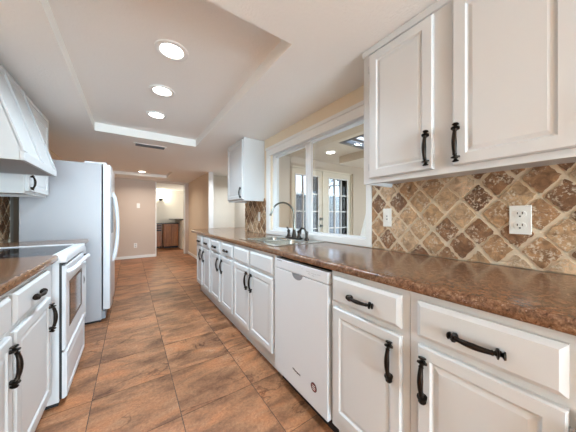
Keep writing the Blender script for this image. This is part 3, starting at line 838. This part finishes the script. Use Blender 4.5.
fhandle(d1, FM - .045); fhandle(d2, FM + .045)
MB().nested(-.178, 1, 3.24, 3.46, .95, 1.36, [(0, 0), (0, .004), (.008, .006), (.018, .002), (.019, .002)]).build('dispenser_panel', M['grey'], d1)

# ------------------------------------------------------------------ outlets and switches
def duplex(label, y, z, group=None, hw=.036, hh=.064, x=XW - .0125):
    t = thing('outlet', label, 'outlet', (x, y, z))
    B(x - .005, x, y - hw, y + hw, z - hh, z + hh, bev=.002).build('cover_plate', M['plate'], t)
    for dz in (-.026, .026):
        s = MB().lathe([(.020, -.002), (.020, .0)], (x - .005, y, z + dz), 24, 'x')
        for v in s.bm.verts: v.co.z = z + dz + (v.co.z - z - dz) * .86
        s = s.build('socket', M['plate'], t)
        k = MB().box(x - .0078, x - .0068, y - .0095, y - .0065, z + dz - .001, z + dz + .009).box(x - .0078, x - .0068, y + .0065, y + .0095, z + dz - .001, z + dz + .008)
        k.lathe([(.0034, -.0005), (.0034, .0005)], (x - .0073, y, z + dz - .010), 10, 'x')
        k.build('slot', M['socket'], s)
    return t
def rocker(label, y, z, x=XW - .0125, dark=True, hw=.030, hh=.061):
    t = thing('outlet', label, 'outlet', (x, y, z))
    B(x - .005, x, y - hw, y + hw, z - hh, z + hh, bev=.002).build('cover_plate', M['plate'], t)
    f = B(x - .007, x - .004, y - .014, y + .014, z - .030, z + .030, bev=.001).build('insert', M['plate'], t)
    if dark:
        B(x - .0078, x - .0068, y - .004, y + .004, z + .006, z + .012).build('button', M['socket'], f)
        B(x - .0078, x - .0068, y - .005, y + .005, z - .014, z - .008).build('button', M['socket'], f)
duplex('white duplex outlet on the tile above the counter, under the double-door wall cabinet', .255, 1.129)
rocker('narrow white outlet with dark buttons on the tile next to the window', .896, 1.135)
rocker('white switch plate on the narrow strip of tile beyond the window', 2.772, 1.136, dark=False)
t = thing('light_switch', 'white light switch halfway up the pinkish far wall', 'light switch', (.172, YB, 1.416))
B(.136, .208, YB - .006, YB, 1.352, 1.480, bev=.002).build('cover_plate', M['plate'], t); B(.163, .181, YB - .012, YB - .005, 1.40, 1.43, bev=.001).build('toggle', M['trim'], t)
t = thing('wall_outlet', 'white outlet low on the pinkish far wall above the baseboard', 'outlet', (.108, YB, .343))
B(.072, .144, YB - .006, YB, .280, .406, bev=.002).build('cover_plate', M['plate'], t)
for z in (.317, .369): MB().lathe([(.018, -.003), (.018, .0)], (.108, YB - .006, z), 16, 'y').build('socket', M['lgrey'], t)

# ------------------------------------------------------------------ recessed lights, vent
def can(label, x, y, z, r=.098, e=10.6, c=(.68, .86, 1.0), mat='lamp', group=None):
    t = thing('recessed_light', label, 'ceiling light', (x, y, z), group)
    MB().lathe([(r * .70, .0), (r * .70, -.004), (r * .86, -.010), (r, -.007), (r + .002, 0)], (x, y, z), 40).build('trim_ring', M['trim'], t, smooth=True)
    MB().lathe([(r * .69, -.0045), (r * .64, -.0075), (r * .3, -.0085)], (x, y, z), 32).build('lens', M[mat], t, smooth=True)
    d = bpy.data.lights.new('recessed_lamp', 'AREA'); d.shape = 'DISK'; d.size = r * 1.2; d.energy = e; d.color = c; d.spread = math.radians(150)
    o = bpy.data.objects.new('recessed_lamp', d); COL.objects.link(o); o.parent = t; o.location = (0, 0, -.012)
    return t
can('lit recessed ceiling light in the ceiling tray, the largest of its row', .222, 1.662, HT, e=13)
can('lit recessed ceiling light in the ceiling tray, the middle one of three', .226, 2.245, HT)
can('lit recessed ceiling light in the ceiling tray, the last of three towards the far wall', .228, 2.815, HT, e=8.5)
can('small lit recessed light in the far ceiling tray beyond the air vent', .224, 6.48, 2.20, e=16, c=(1, .93, .82), mat='lampw')
can('lit recessed light in the sunroom ceiling seen through the window', 2.60, 2.60, HC + .02, r=.085, e=2.5, c=(1, .96, .92))
can('added recessed light, out of view in the nook ceiling, brightening the nook walls', 1.9, 4.75, HC + .005, r=.085, e=14, c=(.90, .96, 1.0))  # unseen downlight added to brighten the nook's end wall
v = thing('air_vent', 'slim dark-slotted air vent in the ceiling beyond the ceiling tray', 'vent', (.23, 3.77, HC))
B(.030, .430, 3.690, 3.860, HC - .006, HC, bev=.002).build('frame', M['ceil'], v)
B(.055, .407, 3.715, 3.835, HC - .0075, HC - .004).build('duct_opening', M['socket'], v)
for k in range(3): MB().box(.055, .407, 3.743 + k * .031, 3.747 + k * .031, HC - .010, HC - .006).build('vane', M['grey'], v)

# ------------------------------------------------------------------ sunroom lamp
lp = thing('floor_lamp', 'white tapered cone shade showing at the bottom corner of the window', 'lamp', (1.86, 1.36, 0))
MB().lathe([(.12, 0), (.12, .015), (.03, .03)], (1.86, 1.379, .002), 24).build('base', M['lgrey'], lp, smooth=True)
MB().tube([(1.86, 1.379, .02), (1.86, 1.379, .80)], .012, 10).build('pole', M['lgrey'], lp)
MB().lathe([(.110, .75), (.056, .965), (.003, 1.19)], (1.86, 1.379, 0), 32).build('lamp_shade', M['fabric'], lp, smooth=True)

# ------------------------------------------------------------------ hall beyond the doorway
hc_ = thing('wood_cabinet', 'brown wooden base cabinet with a dark top, seen through the far doorway', 'cabinet', (1.17, 9.25, 0))
B(.955, 1.42, 9.02, 9.55, .07, .85).build('body', M['wood'], hc_)
B(.97, 1.41, 9.06, 9.50, 0, .07).build('toe_kick', M['black'], hc_)
MB().nested(9.02, -1, .97, 1.18, .12, .82, DOOR, axis='y').build('door', M['wood'], hc_)
MB().nested(9.02, -1, 1.195, 1.405, .12, .82, DOOR, axis='y').build('door', M['wood'], hc_)
B(.93, 1.425, 8.99, 9.57, .85, .885, bev=.004).build('worktop', M['dcount'], hc_)
oc = thing('dark_cabinet', 'dark slatted cabinet beside the brown wooden one in the far room', 'cabinet', (.83, 9.5, 0))
B(.72, .92, 9.30, 9.75, .05, .84).build('body', M['wood'], oc)
for z in (.6, .68, .76): B(.73, .91, 9.285, 9.30, z, z + .05).build('drawer', M['dcount'], oc)
B(.70, .925, 9.27, 9.78, .84, .875).build('worktop', M['dcount'], oc); B(.73, .91, 9.33, 9.72, 0, .05).build('plinth', M['black'], oc)
hw = thing('half_wall', 'cream half wall with a dark raised bar top in the far room', 'half wall', (1.5, 8.7, 0)); hw['kind'] = 'structure'
B(1.44, 1.62, 8.50, 9.9, 0, .985).build('body', M['cream'], hw)
B(1.22, 1.66, 8.55, 9.95, .987, 1.03, bev=.004).build('bar_top', M['dcount'], hw)
sc = thing('wall_sconce', 'small dark wall sconce glowing on the cream wall of the far room', 'sconce', (.95, 10.0, 1.79))
MB().lathe([(.05, 0), (.05, -.02), (.02, -.03)], (.95, 10.0, 1.76), 20, 'y').build('back_plate', M['drk'], sc, smooth=True)
MB().lathe([(.03, -.05), (.07, .0), (.072, .02), (.03, .04)], (.95, 9.92, 1.765), 20).build('lamp_cup', M['drk'], sc, smooth=True)
MB().lathe([(.02, .04), (.05, .07), (.03, .10)], (.95, 9.92, 1.765), 16).build('bulb', M['lampw'], sc, smooth=True)
d = bpy.data.lights.new('sconce_lamp', 'POINT'); d.energy = 14; d.color = (1, .9, .68); d.shadow_soft_size = .05
o = bpy.data.objects.new('sconce_lamp', d); COL.objects.link(o); o.parent = sc; o.location = (0, -.14, .14)
